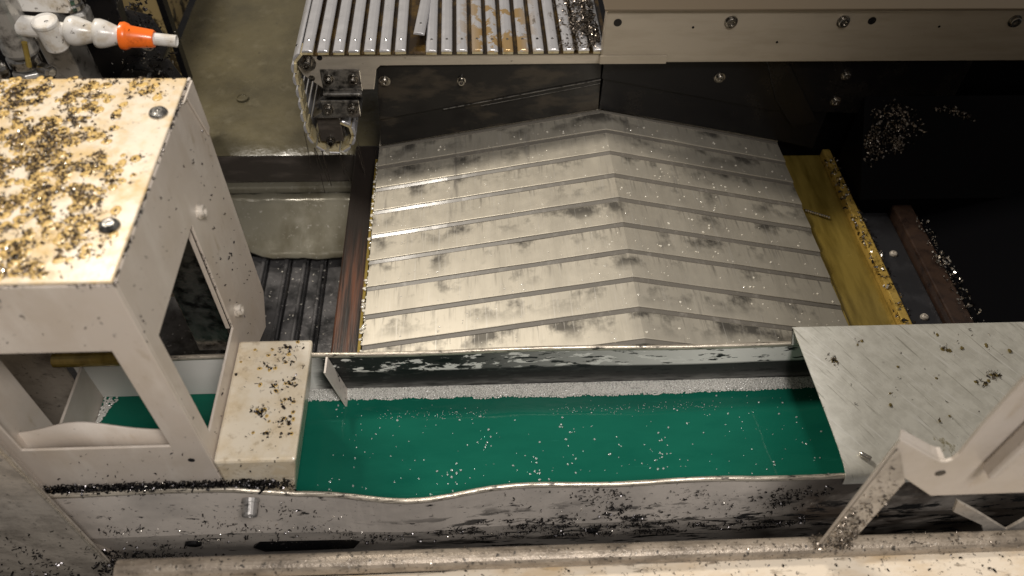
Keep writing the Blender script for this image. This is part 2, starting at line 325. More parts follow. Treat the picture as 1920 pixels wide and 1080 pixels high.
# ================================================================== COOLANT TROUGH
tr = thing('coolant_trough', 'long sheet metal coolant trough with dented front rim, full of green coolant', 'trough')
def ramp(x, a, b): return min(1, max(0, (x - a) / (b - a)))
def rim_dy(x): return -.0125 * math.exp(-((x + .075) / .075) ** 2) + .001 * math.sin(x * 31)
def rim_dz(x): return .016 * (1 - ramp(x, -.27, -.20)) + .0012 * math.sin(x * 23 + 1)
secs = []
X = [-.47 + 1.22 * k / 90 for k in range(91)]
for x in X:
    dy, dz = rim_dy(x), rim_dz(x)
    P = []
    for (yy, zz, w) in [(.438, -.20, 0), (.4025, -.030, .25), (.4015, -.026, .3), (.4010, .076, 1), (.4040, .076, 1), (.4045, -.027, .3), (.441, -.20, 0)]:
        P.append((x, yy + dy * w, zz + dz * w))
    secs.append(P)
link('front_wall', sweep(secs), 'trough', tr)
def hem(name, yc, z0, fdy, fdz, x0, x1):
    s = []
    for k in range(91):
        x = x0 + (x1 - x0) * k / 90; ring = []
        jz = .0004 * fn(x, 0, 60, yc * 50)
        for a in range(8):
            t = a / 8 * 2 * math.pi; ring.append((x, yc + fdy(x) + .0030 * math.cos(t), z0 + fdz(x) + jz + .0042 * math.sin(t)))
        s.append(ring)
    return link(name, sweep(s), 'hem', tr, smooth=True)
hem('front_rim', .4025, .077, rim_dy, rim_dz, -.47, .75)
secs = []
for k in range(61):
    x = -.5 + 1.25 * k / 60; w = .0012 * math.sin(x * 17)
    secs.append([(x, .591 + w, -.2), (x, .591 + w, .078), (x, .588 + w, .078), (x, .587 + w, .040), (x, .5865, -.2)])
link('back_wall', sweep(secs), 'trough_back', tr)
hem('back_rim', .5895, .079, lambda x: .0012 * math.sin(x * 17), lambda x: .0008 * math.sin(x * 12), -.5, .75)
box('end_wall', (-.491, -.4875, .404, .5862, -.2, .072), 'paint_frame', tr)
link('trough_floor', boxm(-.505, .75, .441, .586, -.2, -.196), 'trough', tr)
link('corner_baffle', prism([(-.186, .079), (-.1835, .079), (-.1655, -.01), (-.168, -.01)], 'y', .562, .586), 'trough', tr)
bolt(tr, (-.250, .401, .072), (0, -1, -.35), .0085, .020, 'bolt_grey', 1.15)
for (x, z, r) in ((-.351, -.060, .010), (.147, -.062, .008)):
    link('drain_plug', lathe([(r, 0), (r, .003), (r * .8, .004), (.0003, .004)], 20, aim((x, .4085 if z < -.03 else .4015, z), (0, -1, -.2))), 'black', tr)
link('drain_slot', prism([(-.285 + .012, -.072), (-.16, -.072), (-.15, -.085), (-.16, -.104), (-.273, -.104), (-.285, -.09)], 'y', .4055, .409), 'black', tr).matrix_world = Matrix.Translation((0, .006, 0))

# coolant surface
v = []; f = []; nx, ny = 120, 20
for j in range(ny + 1):
    for i in range(nx + 1):
        x = -.487 + 1.23 * i / nx; ya = .4055 + .4 * min(0, rim_dy(x)); y = ya + (.5865 - ya) * j / ny
        v.append((x, y, .0005 * fn(x * .5, y, 20) + (.0015 if j == ny else 0)))
for j in range(ny):
    for i in range(nx): f.append((j * (nx + 1) + i, j * (nx + 1) + i + 1, (j + 1) * (nx + 1) + i + 1, (j + 1) * (nx + 1) + i))
struct(link('coolant', mesh(v, f), 'coolant', smooth=True), 'opaque green coolant filling the long trough')
v = []; f = []; n_ = 300
for k in range(n_ + 1):
    x = -.225 + .80 * k / n_; wd = .0155 + .003 * fn(x, 0, 30) + .002 * math.sin(x * 9) + .0008 * fn(x, 1, 300)
    for j in range(5):
        t = j / 4; v.append((x, .5863 - t * wd, (.0050 * (1 - t) ** 1.2 if j < 4 else -.002) + .0012 + .0006 * fn(x, t * .02, 350)))
for k in range(n_):
    for j in range(4): a = k * 5 + j; f.append((a, a + 1, a + 6, a + 5))
tag(link('foam_film', mesh(v, f), 'foam_film', smooth=True), 'grey froth film under the foam bubbles at the back of the trough', 'foam', kind='stuff')
it = []
for _ in range(9000):
    x = random.uniform(-.22, .56); t = random.random() ** .8
    wd = .0162 + .003 * fn(x, 0, 30) + .002 * math.sin(x * 9); t2 = t * wd
    r = random.uniform(.0005, .0012) * (1.7 if random.random() < .05 else 1)
    it.append(((x, .5855 - t2, .0010 + (1 - t) ** 1.2 * .0050), r, .85, (0, 0, 1)))
for _ in range(420):
    a = random.random(); it.append(((-.486 + .02 * (1 - a) ** 2 * random.random(), .585 - .07 * a, .001), random.uniform(.0008, .002), .8, (0, 0, 1)))
blobs('foam', 'band of fine foam bubbles along the back wall of the trough', it, 'foam', 'foam', sub=1)
it = []
for _ in range(240):
    x = random.uniform(-.2, .46); y = random.uniform(.43, .565)
    it.append(((x, y, .0006), random.choice([.0004, .0005, .0006, .0008, .0010, .0014]), .6, (0, 0, 1)))
for cx, cy in ((.075, .47), (.078, .46), (.12, .475), (.02, .50), (.12, .53), (.24, .5), (-.03, .455), (.23, .47), (-.18, .455)):
    for _ in range(6): it.append(((cx + random.gauss(0, .005), cy + random.gauss(0, .012), .0008), random.uniform(.0006, .0017), .65, (0, 0, 1)))
for x0, x1, yy, n in ((-.13, .02, .545, 90), (.10, .33, .548, 130)):
    for _ in range(n): it.append(((random.uniform(x0, x1), yy + random.gauss(0, .0035), .0005), random.uniform(.0003, .0006), .5, (0, 0, 1)))
blobs('surface_bubbles', 'loose bubbles floating on the green coolant', it, 'bubble', 'bubbles', sub=2)

# ================================================================== GUIDE RAIL, TRAY, CONVEYOR (left pit)
rail = thing('guide_rail', 'dark rusty guide rail along the left edge of the way cover', 'rail')
box('rail_bar', (-.203, -.1615, .60, 1.12, -.30, -.02), 'rust', rail, .003)
link('rail_lip', boxm(-.1655, -.1612, .60, 1.10, -.0198, -.012), 'rust', rail, bevel=.001)
secs = []
for k in range(33):
    x = -.50 + .295 * k / 32; cut = .05 * max(0, 1 - (x + .50) / .13); pf = []
    for t in range(9):
        u = t / 8; y = 1.122 - (.108 + .0016 * math.sin(x * 60) + .002 * fn(x, 0, 40) - cut) * u; z = -.136 - .064 * u ** .8 + .002 * fn(x, y, 30)
        pf.append((x, y, z))
    secs.append(pf + [(a, b, c - .003) for a, b, c in reversed(pf)])
tag(link('splash_tray', sweep(secs), 'tray', smooth=True), 'wet grey splash tray sloping into the pit beside the rusty rail', 'tray')
cv = thing('chip_conveyor', 'dark ribbed chip conveyor bed deep in the pit behind the beige hood', 'conveyor')
box('conveyor_pan', (-.56, -.206, .62, 1.04, -.235, -.222), 'grille', cv)
for x in (-.395, -.352, -.318, -.285, -.243, -.44):
    box('rib', (x, x + .007, .62, 1.03, -.2218, -.213), 'grille', cv, .002)
    box('rib_groove', (x + .010, x + .014, .62, 1.03, -.2216, -.2185), 'black', cv, .001)
it = [((random.uniform(-.42, -.21), random.uniform(.8, 1.03), -.2215), random.uniform(.0006, .0018), .5, (0, 0, 1)) for _ in range(60)]
blobs('conveyor_drops', 'coolant drops on the dark ribbed conveyor bed', it, 'drop', 'drops', sub=2)

# ================================================================== RIGHT SIDE OF THE BED
yf_ = thing('oiled_side_tray', 'yellow oil-filled side tray to the right of the way cover', 'tray')
box('tray_floor', (.545, .628, .55, 1.07, -.02, -.012), 'brass', yf_)
box('tray_edge', (.6285, .643, .55, 1.07, -.02, .002), 'brass_edge', yf_, .002)
br = thing('side_guideway', 'brown and black guideway strips with a pale screw, right of the yellow tray', 'guideway')
def yrot(o): o.rotation_euler.z = R(-2); o.location = Vector((.024, .0165, 0)); return o
for nm, b, m in (('brown_strip', (.646, .657, .5, 1.06, -.05, -.018), 'brown_way'), ('slate_strip', (.6575, .708, .5, 1.06, -.05, -.022), 'slate'), ('brown_strip', (.7085, .742, .5, 1.06, -.05, -.004), 'brown_way')):
    box(nm, b, m, br, .003)
for y in (.705, .835, .96): bolt(br, (.682, y, -.022), (0, 0, 1), .006, .005, 'bolt_white', 0, 'screw')
struct(link('side_panel_black', prism([(.744, -.03), (1.5, .17), (1.5, .16), (.744, -.05)], 'y', .45, 1.075), 'black_dull'), 'black sloping panel at the right of the pit')

# ================================================================== SLATTED APRON
ap = thing('slatted_apron', 'aluminium slat roller apron hanging over its end roller, oil stained with one loose slat', 'apron cover')
SL = .42; YF = 1.028
def slat_mesh():
    pf = [(-.0083, 0), (-.0083, .0016), (-.0068, .0032), (-.003, .0043), (.003, .0043), (.0068, .0032), (.0083, .0016), (.0083, 0)]
    return sweep([[(x, YF + dy, z) for x, z in pf] for dy in (0, SL)])
sm = slat_mesh(); sm.materials.append(M['alu'])
tm = boxm(-.0078, .0078, YF + .0010, YF + .03, -.0042, -.0002); tm.materials.append(M['slat_tab'])
rm = lathe([(.0021, 0), (.0021, .0004), (.0014, .0012), (.0003, .0014)], 12); rm.materials.append(M['chrome'])
path = []
for k in range(20): path.append((.1975 - .0228 * k, .2302, 0))
def put_slat(x, z, ang, zrot=0, dy=0, tab=True):
    T = Matrix.Translation((x, dy, z)) @ Matrix.Rotation(ang, 4, 'Y')
    if zrot: T = Matrix.Translation((x, YF + dy, z)) @ Matrix.Rotation(zrot, 4, 'Z') @ Matrix.Rotation(R(-3), 4, 'X') @ Matrix.Rotation(ang, 4, 'Y') @ Matrix.Translation((0, -YF, 0))
    s = bpy.data.objects.new('slat', sm); COL.objects.link(s); s.matrix_world = T; s.parent = ap
    b = s.modifiers.new('b', 'BEVEL'); b.width = .0006; b.segments = 1; b.limit_method = 'ANGLE'
    if tab:
        t = bpy.data.objects.new('slat_end_tab', tm); COL.objects.link(t); t.parent = s
    r = bpy.data.objects.new('rivet', rm); COL.objects.link(r); r.parent = s; r.location = (0, YF + .028, .0043)
    return s
top_x = [.1975 - .0228 * k for k in range(20)]
for k, x in enumerate(top_x):
    if k == 12: put_slat(x + .004, .2385, R(5), R(-4), .032, False); continue
    put_slat(x, .2300 + random.uniform(-.0006, .0006), R(random.uniform(-2.5, 2.5)))
# over the roller, down the side and round the lower roller
chain = [(-.2520, .222, -48), (-.2600, .203, -80), (-.2612, .181, -90), (-.2608, .158, -90), (-.2615, .135, -91), (-.2620, .112, -90), (-.2608, .089, -94), (-.2570, .068, -112), (-.2440, .050, -140), (-.2235, .0415, -176), (-.2030, .0475, -215), (-.1905, .064, -248), (-.1880, .084, -278), (-.1975, .0985, -330)]
for x, z, a in chain: put_slat(x, z, R(a))
box('backing_band', (-.245, .215, YF + .004, YF + SL, .2225, .2247), 'gap', ap, 0)
link('side_plate', prism([(-.249, .214), (-.238, .2225), (.203, .2225), (.203, .2035), (-.132, .2020), (-.1385, .1955), (-.1455, .159), (-.222, .160), (-.250, .186), (-.2555, .200)], 'y', 1.036, 1.042), 'plate', ap, bevel=.001)
bolt(ap, (-.240, 1.036, .2085), (0, -1, 0), .0075, .012, 'bolt', 1.75)
link('dowel', lathe([(.004, 0), (.004, .001), (.0003, .001)], 16, aim((-.2205, 1.036, .2165), (0, -1, 0))), 'black', ap)
link('dowel', lathe([(.005, 0), (.005, .001), (.0003, .0015)], 16, aim((-.238, 1.036, .181), (0, -1, 0))), 'bolt', ap)
hg = box('hinge', (-.2235, -.163, 1.0335, 1.0358, .158, .197), 'hinge', ap, .002)
lo = link('hinge_lower_leaf', boxm(-.2275, -.168, 1.0135, 1.0165, .124, .155), 'hinge', ap, bevel=.002)
lo.parent = hg
k_ = link('hinge_knuckle', tube((-.2235, 1.030, .1555), (-.164, 1.030, .1555), .0045, 14), 'hinge', hg, smooth=False)
for x in (-.2125, -.1755): bolt(hg, (x, 1.0335, .181), (0, -1, -.1), .0055, .009, 'bolt', 1.45)
for x in (-.217, -.180): bolt(hg, (x, 1.0135, .139), (0, -1, .15), .0058, .007, 'bolt', 1.45)
link('hinge_bracket', prism([(-.245, .122), (-.170, .122), (-.168, .128), (-.225, .135)], 'y', 1.014, 1.06), 'hinge', ap, bevel=.001)
box('roller_block', (-.2425, -.204, 1.03, 1.10, .062, .118), 'dark_brown', ap, .002)
bolt(ap, (-.2255, 1.030, .0655), (0, -1, 0), .005, .010, 'bolt', 1.5)
link('lower_roller', tube((-.224, 1.045, .071), (-.224, 1.40, .071), .022), 'hinge', ap, smooth=False)
link('upper_roller', tube((-.236, 1.045, .207), (-.236, 1.42, .207), .014), 'hinge', ap)
# chips strands hanging below the roller
for k in range(9):
    x = random.uniform(-.27, -.175); z = random.uniform(.0, .05); l = random.uniform(.03, .07)
    tag(link('swarf_strand', tube((x, 1.035, z + .03), (x + random.uniform(-.002, .012), 1.03 + random.uniform(-.01, .02), z - l), .0006, 6), 'chip'), 'thin metal swarf strand dangling below the apron roller', 'metal chips', 'swarf strands below the apron')

# ================================================================== SADDLE WIPERS
sw = thing('saddle_wiper', 'black oily saddle plate above the left wing of the way cover, with two bolts', 'wiper plate')
link('upper_plate', prism([(-.138, .201), (.2075, .2015), (.2085, .171), (-.1445, .095)], 'y', 1.0435, 1.049), 'wiper', sw, bevel=.001)
link('lower_plate', prism([(-.144, .110), (.2095, .185), (.2125, .1085), (-.148, .0365)], 'y', 1.0495, 1.056), 'wiper', sw, bevel=.001)
link('seal_wire', tube((-.04, 1.042, .1165), (.2085, 1.042, .1708), .0011, 8), 'chrome', sw)
link('seal_wire', tube((.02, 1.042, .1225), (.2085, 1.042, .1635), .0007, 8), 'chrome', sw)
bolt(sw, (-.129, 1.0435, .170), (0, -1, 0), .0062, .006, 'bolt', 1.5)
bolt(sw, (-.010, 1.0435, .170), (0, -1, .05), .005, .009, 'bolt', 1.35)
s2 = thing('saddle_wiper', 'black saddle plate above the right wing of the way cover, deep in the shadow', 'wiper plate')
link('upper_plate', prism([(.210, .2145), (.80, .2145), (.80, .09), (.50, .108), (.210, .171)], 'y', 1.0435, 1.049), 'black', s2, bevel=.001)
link('lower_plate', prism([(.2135, .185), (.60, .105), (.60, .02), (.545, .0355), (.2135, .1085)], 'y', 1.0495, 1.056), 'black', s2, bevel=.001)
for x, z in ((.398, .172), (.602, .175), (.602, .125)): bolt(s2, (x, 1.0435, z), (0, -1, 0), .006, .006, 'bolt', 1.5)
link('wear_plate', prism([(.460, .213), (.492, .213), (.56, .12), (.585, .085), (.545, .075), (.50, .13)], 'y', 1.040, 1.0433), 'black', s2, bevel=.001)

# ================================================================== PALE BEAM
bmT = thing('cross_beam', 'pale metal cross beam with a row of bolts at top right', 'beam')
box('beam_face', (.2005, 1.25, 1.020, 1.036, .2155, .3045), 'beam', bmT, .002)
box('top_flange', (.196, 1.25, 1.012, 1.10, .305, .309), 'plate_brown', bmT, .001)
link('corner_lip', boxm(.1985, .30, 1.0175, 1.0198, .2150, .229), 'beam', bmT, bevel=.0006)
for x in (.384, .551, .811): bolt(bmT, (x, 1.020, .284), (0, -1, 0), .0075, .006, 'bolt', 1.3)
for x, z in ((.218, .283), (.594, .285)):
    link('bolt_hole', lathe([(.006, 0), (.006, .0006), (.0003, .0006)], 16, aim((x, 1.020, z), (0, -1, 0))), 'black', bmT)
for x, z in ((.462, .25), (.33, .275), (.70, .275)): 
    link('pin_hole', lathe([(.0018, 0), (.0018, .0006), (.0003, .0006)], 10, aim((x, 1.020, z), (0, -1, 0))), 'black', bmT)

# ================================================================== BEIGE HOOD
hd = thing('machine_hood', 'beige sheet metal hood with rectangular cut-outs, its top covered in dark chips', 'machine hood')
HX, HY, HZ, HB = -.2756, .4085, .4322, .676
box('top_panel', (-.62, HX - .0012, HY + .0012, HB, HZ - .003, HZ), 'paint_oily', hd, .0015)
link('front_panel', frame_panel([-.62, -.454, -.308, HX], [.092, .179, .343, HZ - .0035], [(1, 1)], 'y', HY, HY + .003), 'paint', hd, bevel=.001)
link('side_panel', frame_panel([HY + .0035, .4305, .566, HB + .006], [.09, .169, .336, HZ - .0035], [(1, 1)], 'x', HX - .003, HX, move={(3, 0): (.655, .055), (3, 1): (HB + .01, .092)}), 'paint', hd, bevel=.001)
link('seam_flange', prism([(.640, .428), (.678, .428), (.682, .366), (.674, .362), (.652, .424)], 'x', HX + .0004, HX + .0024), 'paint', hd, bevel=.0006)
# thin dark seam where the top sheet meets the sides is a real gap; inner side wall and lip
box('inner_wall', (-.85, -.515, .590, .594, -.1, .37), 'paint_dirty_shaded', hd)
box('back_panel', (-.62, HX - .0035, HB - .004, HB - .001, .10, HZ - .004), 'paint_dirty_shaded', hd)
box('cutout_flange', (-.2835, -.2790, .5645, .5658, .170, .335), 'paint', hd, .0004)
link('inner_strip', prism([(.600, .34), (.606, .34), (.606, .08), (.600, .08)], 'x', -.345, -.30), 'hinge', hd, bevel=.001)
link('drip_tube', tube((-.515, .585, .088), (-.40, .585, .088), .0095, 18), 'brass', hd)
secs = []
for k in range(25):
    x = -.47 + .17 * k / 24; h = .176 + .020 * math.exp(-((x + .40) / .045) ** 2)
    secs.append([(x, .425, .12), (x, .428, h), (x, .4305, h), (x, .4275, .12)])
link('inner_lip', sweep(secs), 'paint', hd, smooth=True)
fb = link('foot_box', prism([(HX + .0006, .05), (HX + .0006, .1444), (-.1886, .1444), (-.2070, .05)], 'y', HY - .0004, .566), 'paint_foot', hd, bevel=.0035)
for p in ((-.287, .619), (-.291, .470)): bolt(hd, (p[0] - .004, p[1], HZ), (0, 0, 1), .0088, .0042, 'hinge', 0, 'screw')
for y, z in ((.590, .332), (.590, .172)): bolt(hd, (HX, y, z), (1, 0, .15), .0065, .007, 'bolt_white', 1.25, 'screw')
link('rivet_hole', lathe([(.0035, 0), (.0035, .0006), (.0003, .0006)], 14, aim((-.295, HY, .150), (0, -1, 0))), 'black', hd)

# chips on the hood top
def hood_d(x, y):
    d = fn(x * 1.0, y, 34, 2) * .6 + fn(x, y, 75, 5) * .75
    edge = ramp(x, -.285, -.335); near = .6 + .4 * ramp(y, .42, .58)
    if x > -.325 and .56 < y < .64: return 0
    return min(1, max(0, d + .30) * 1.2) * edge * near
P = scatter(14500, (-.50, -.283), (.415, .676), hood_d, HZ)
chips('chips_on_hood', 'dark oily chips caked over the top of the beige hood', P[:12500], (.0005, .0015), 'chip_brown', flat=.35)
chips('bright_chips_on_hood', 'shiny chips glinting among the dark chips on the hood top', P[12500:13400], (.0005, .0012), 'chip_bright', lift=.001, flat=.8)
blobs('grease_on_hood', 'dark brown greasy lumps among the chips on the hood top', [(p, random.uniform(.0006, .0018), random.uniform(.2, .45), (0, 0, 1)) for p in P[::5]], 'grease', 'grease', sub=1, jag=.3)
blobs('oil_on_hood', 'amber oil soaked round the chips on the hood top', [((p[0], p[1], HZ), random.uniform(.002, .0052), .05, (0, 0, 1)) for p in P[::11]], 'amber', 'oil', sub=2, jag=.12)
P = []
for cx, cy, n, s in ((-.215, .553, 22, .005), (-.225, .545, 26, .006), (-.235, .53, 18, .005), (-.212, .535, 16, .004), (-.208, .505, 40, .006), (-.222, .50, 16, .004), (-.235, .468, 46, .005), (-.206, .482, 12, .004), (-.207, .455, 34, .005), (-.222, .44, 16, .003), (-.212, .475, 12, .003), (-.202, .44, 10, .004), (-.24, .44, 4, .004), (-.2, .56, 6, .004), (-.225, .49, 30, .028), (-.23, .52, 26, .03)):
    for _ in range(n): P.append((cx + random.gauss(0, s), cy + random.gauss(0, s * .8), .1444))
P = [p for p in P if -.272 < p[0] < -.191 and .412 < p[1] < .563]
chips('chips_on_foot', 'clumps of dark chips on the beige foot box beside the trough', P, (.0006, .0017), 'chip_dark', flat=.5)
blobs('oil_on_foot', 'amber oil spots round the chips on the foot box', [((p[0], p[1], .1444), random.uniform(.0012, .003), .05, (0, 0, 1)) for p in P[::6]], 'amber', 'oil', sub=2, jag=.15)
blobs('grease_on_foot', 'dark greasy specks on the beige foot box', [(p, random.uniform(.0008, .0022), .4, (0, 0, 1)) for p in P[::3]], 'grease', 'grease', jag=.3)
P = [(HX - .0008 + random.gauss(0, .0004), random.uniform(HY, HB), HZ - .0030 + random.gauss(0, .0004)) for _ in range(520) ] + [(random.uniform(-.5, HX), HY + .0006, HZ - .0036 + random.gauss(0, .0004)) for _ in range(260)] + [(HX - .0012, .5655 + random.gauss(0, .0004), random.uniform(.17, .336)) for _ in range(90)] + [(random.uniform(-.45, -.31), HY + .002, .342 + random.gauss(0, .0006)) for _ in range(160)]
P = [p for p in P if fn(p[0] + p[1], p[2], 60, 8) > -.12]
chips('grime_on_hood_edges', 'thin line of black grime and chips along the hood edges', P, (.0005, .0012), 'chip_dark', flat=1, lift=-.0004)
P = scatter(150, (HY, HB), (.1, .42), lambda a, b: 1, 0)
chips('chips_on_hood_sides', 'single small chips stuck on the front and side of the hood', [(HX + .0006, y, z) for y, z, _ in P if not (.42 < y < .575 and .16 < z < .345)] + [(random.uniform(-.45, -.28), HY - .0006, random.uniform(.35, .42)) for _ in range(26)] + [(random.uniform(-.45, -.20), HY - .0008, random.uniform(.10, .175)) for _ in range(50)], (.0006, .0016), 'chip_dark', flat=1, lift=-.0004)
# chips packed between hood and trough rim
P = [(random.uniform(-.465, -.20), random.gauss(.4050, .0014), random.uniform(.088, .104) + .006 * fn(k * .01, 0, 1)) for k in range(2600)]
P = [p for p in P if random.random() < 1 - .75 * ramp(p[0], -.30, -.19)]
chips('chips_along_rim', 'black chips packed along the front rim below the hood', P, (.0011, .0026), 'chip_dark', flat=1)
chips('glints_along_rim', 'bright chips glinting in the black chips along the front rim', [p for p in P if random.random() < .10], (.0006, .0014), 'chip_bright', lift=.003, flat=1)

# ================================================================== LEFT POST PANEL
lp = thing('end_guard', 'grimy beige end guard panel with chips in the lower left corner', 'guard panel')
box('guard_face', (-.85, -.4435, .3845, .3872, -.25, .33), 'paint_dirty_shaded', lp, .0008)
box('guard_edge', (-.4462, -.4433, .3815, .3842, -.25, .33), 'hem', lp, .0008)
box('guard_return', (-.4665, -.4640, .3875, .47, -.25, .33), 'paint', lp, .0008)
P = scatter(420, (-.62, -.45), (-.2, .05), lambda x, z: (.25 + .75 * ramp(-z, -.02, .1)) * max(0, fn(x, z, 22) + .25), 0)
chips('chips_on_guard', 'chips stuck to the end guard panel at lower left', [(x, .383, z) for x, z, _ in [(p[0], p[1], 0) for p in P]], (.0010, .0022), 'chip_dark', flat=1)
P = [(random.uniform(-.46, -.28), random.uniform(.375, .40), 0) for _ in range(900)]
chips('chips_in_gap', 'black chips heaped in the gap between trough and front sill', [(x, y, -.055 - .32 * max(0, x + .43) + random.uniform(-.02, .01)) for x, y, _ in P], (.0012, .0026), 'chip_dark', flat=1)
struct(link('gap_ledge', prism([(.33, -.16), (.402, -.10), (.402, -.12), (.33, -.18)], 'x', -.6, .7), 'black'), 'black ledge in the gap below the trough')

# ================================================================== FRONT SILL
sl = thing('front_sill', 'beige machine front sill with grimy grey hem along the bottom of the picture', 'sill')
sk = R(.9)
def sillbox(nm, b, m, bev=.002):
    o = box(nm, b, m, sl, bev); o.rotation_euler.z = 0; return o
sillbox('sill_top', (-.9, .9, .05, .2990, .095, .1060), 'sill', .003)
link('sill_hem', tube((-.352, .3055, .1215), (.62, .3055, .112), .0105, 20), 'sill_grey', sl, smooth=False)
link('sill_plate', prism([(-.06, .2955), (.0, .2995), (.70, .3000), (.70, .20), (-.06, .20)], 'z', .1062, .1092), 'sill', sl, bevel=.0015)

# ================================================================== GALVANISED SHEET
secs = []
for k in range(19):
    x = .4118 + .62 * k / 18; e = .0006 * math.sin(k * 1.3)
    pf = [(.586, .082), (.590, .090), (.5955, .0995), (.600, .1010), (.597, .1020), (.58, .1010), (.54, .0985 + e), (.50, .0960 + e), (.46, .0930 + e), (.43, .0900), (.412, .0865), (.4035, .0830), (.3985, .0765), (.3972, .066)]
    xo = lambda y: (.600 - y) * .062
    top = [(x + xo(y), y, z) for y, z in pf]
    secs.append(top + [(a, b + (.0012 if i > 11 else 0), c - (.0014 if i <= 11 else 0)) for i, (a, b, c) in reversed(list(enumerate(top)))])
gs = tag(link('trough_cover', sweep(secs), 'galv', smooth=True), 'scratched galvanised cover sheet bent over the right end of the trough', 'cover sheet')
gs.modifiers.new('es', 'EDGE_SPLIT').split_angle = R(40)
pin = tag(link('chip_stub', lathe([(.0022, 0), (.0030, .0006), (.0030, .0125), (.0022, .013)], 14, aim((.444, .4225, .0925), (.012, -.0095, 0))), 'chip_bright', smooth=True), 'short bright turned metal stub lying on the galvanised sheet', 'metal stub')
P = []
for cx, cy, n, s in ((.45, .548, 26, .004), (.60, .56, 20, .004), (.645, .52, 30, .004), (.625, .51, 20, .004), (.57, .51, 5, .01), (.52, .53, 6, .02), (.55, .47, 6, .02), (.62, .58, 6, .02), (.47, .50, 5, .02), (.66, .57, 8, .01), (.49, .575, 5, .004)):
    for _ in range(n): P.append((cx + random.gauss(0, s), cy + random.gauss(0, s), .1022 - (.58 - cy) * .062))
chips('chips_on_cover', 'small clusters of oily chips on the galvanised sheet', P, (.0008, .0018), 'chip', flat=.7)
blobs('oil_on_cover', 'small yellow-brown oil spots on the galvanised sheet', [((p[0], p[1], p[2] - .0008), random.uniform(.001, .003), .12, (0, -.06, 1)) for p in P[::3]], 'amber_dark', 'oil spots', sub=2, jag=.15)

# ================================================================== RIGHT BRACKET
bk = thing('door_frame', 'beige folded machine frame with a chip-covered post in the lower right corner', 'frame')
A = []
out = [(.3455, .120), (.3415, .3465), (.362, .332), (.3835, .3130)]
for k in range(9):
    t = k / 8; a = R(-130 + 130 * t); out.append((.4005 - .014 + .016 * math.cos(a) , .3225 + .020 * math.sin(a)))
out = [(.3455, .120), (.3415, .3465), (.3835, .3128), (.3925, .3065), (.3985, .3055), (.4020, .3085), (.4035, .318), (.4000, .36), (.3855, 1.25), (1.3, 1.25), (1.3, .243), (.4132, .2402), (.3660, .2845), (.3660, .120)]  # upper part is unseen, raised to keep the workshop lamp off the right pit
def tri_prism(poly, y0, y1): return prism(poly, 'y', y0, y1)
link('frame_face', tri_prism(out, .300, .3035), 'paint_frame', bk, bevel=.0008)
box('post_return', (.3635, .3658, .3038, .318, .12, .282), 'paint_dirty_shaded', bk)
fr = [(.3420, .3035, .3462), (.3835, .3035, .3128), (.3925, .3035, .3065), (.3985, .3035, .3052)]; bkp = [(.3510, .3150, .3375), (.3890, .3150, .3085), (.3950, .3150, .3050), (.3988, .3150, .3045)]
link('arm_ledge', sweep([[a, b, (b[0], b[1], b[2] - .002), (a[0], a[1], a[2] - .0025)] for a, b in zip(fr, bkp)]), 'paint_frame', bk)
link('post_shade_plate', prism([(.3462, .12), (.3430, .334), (.3478, .3295), (.3745, .2745), (.3745, .12)], 'y', .2982, .2998), 'paint_dirty_shaded', bk, bevel=.0006)  # dark layer over the post face: its shade and grime in one colour
link('slot', lathe([(.0045, 0), (.0045, .0006), (.0003, .0006)], 14, aim((.4015, .300, .286), (0, -1, 0))), 'black', bk)
box('edge_fold', (.430, .438, .285, .2998, .30, .60), 'paint_frame', bk, .003)
lw = thing('lower_frame', 'beige frame corner with painted-in shade below the beige door frame at far right', 'frame')
link('frame_face', tri_prism([(.489, .160), (.497, .133), (.546, .096), (.585, .03), (.90, .03), (.90, .150), (.600, .150), (.582, .081), (.520, .135)], .330, .3335), 'paint_dirty_shaded', lw, bevel=.0008)  # darker paint puts this corner's shade into its colour
P = [(.3445 + random.random() * .029, .2972, .135 + abs(random.gauss(0, .06))) for _ in range(330)]
chips('chips_on_post', 'shiny chips stuck to the beige post near the front sill', P, (.0008, .0018), 'chip', flat=1)
P = [(random.uniform(.335, .375), random.uniform(.293, .31), .134 + random.random() * .006) for _ in range(120)]
chips('chips_at_post_base', 'chips gathered at the foot of the beige post', P, (.001, .002), 'chip', flat=.8)

# chips on trough wall, ledges, apron end and right pit
P = scatter(2000, (-.44, .42), (-.09, .07), lambda x, z: (max(0, fn(x, z * 1.6, 17, 4) - .05) * 1.6 + .25 * max(0, fn(x, z, 60, 2))) * (.35 + .65 * ramp(x, -.12, .02)) * (.4 + .6 * ramp(-z, -.05, .03)), 0)
chips('chips_on_trough', 'dark chips clinging to the outside of the trough front wall', [(x, .3995 + (.0 if z > -.03 else -.21 * (z + .03)), z) for x, z, _ in P], (.0007, .0020), 'chip_dark', flat=1)
chips('bright_chips_on_trough', 'tiny bright chips glinting on the trough front wall', [(random.uniform(-.44, .42), .3995 + (.0 if z > -.03 else -.21 * (z + .03)), z) for z in [random.uniform(-.07, .03) for _ in range(420)]], (.0004, .001), 'chip_bright', flat=1)
P = [(random.uniform(-.34, .55), .304 + random.gauss(0, .004), .127 - .008 * random.random()) for _ in range(900)]
chips('chips_on_sill', 'fine chips along the grimy hem of the front sill', P, (.0005, .0013), 'chip', flat=.8)
chips('chips_on_sill_plate', 'scattered dark chips on the beige front sill plate', [(random.uniform(-.05, .55), .297 - abs(random.gauss(0, .012)), .1094) for _ in range(240)], (.0005, .0018), 'chip_dark', flat=.5)
P = scatter(1500, (.13, .20), (1.03, 1.3), lambda x, y: ramp(x, .135, .185) * max(0, fn(x, y, 25) + .6), .233)
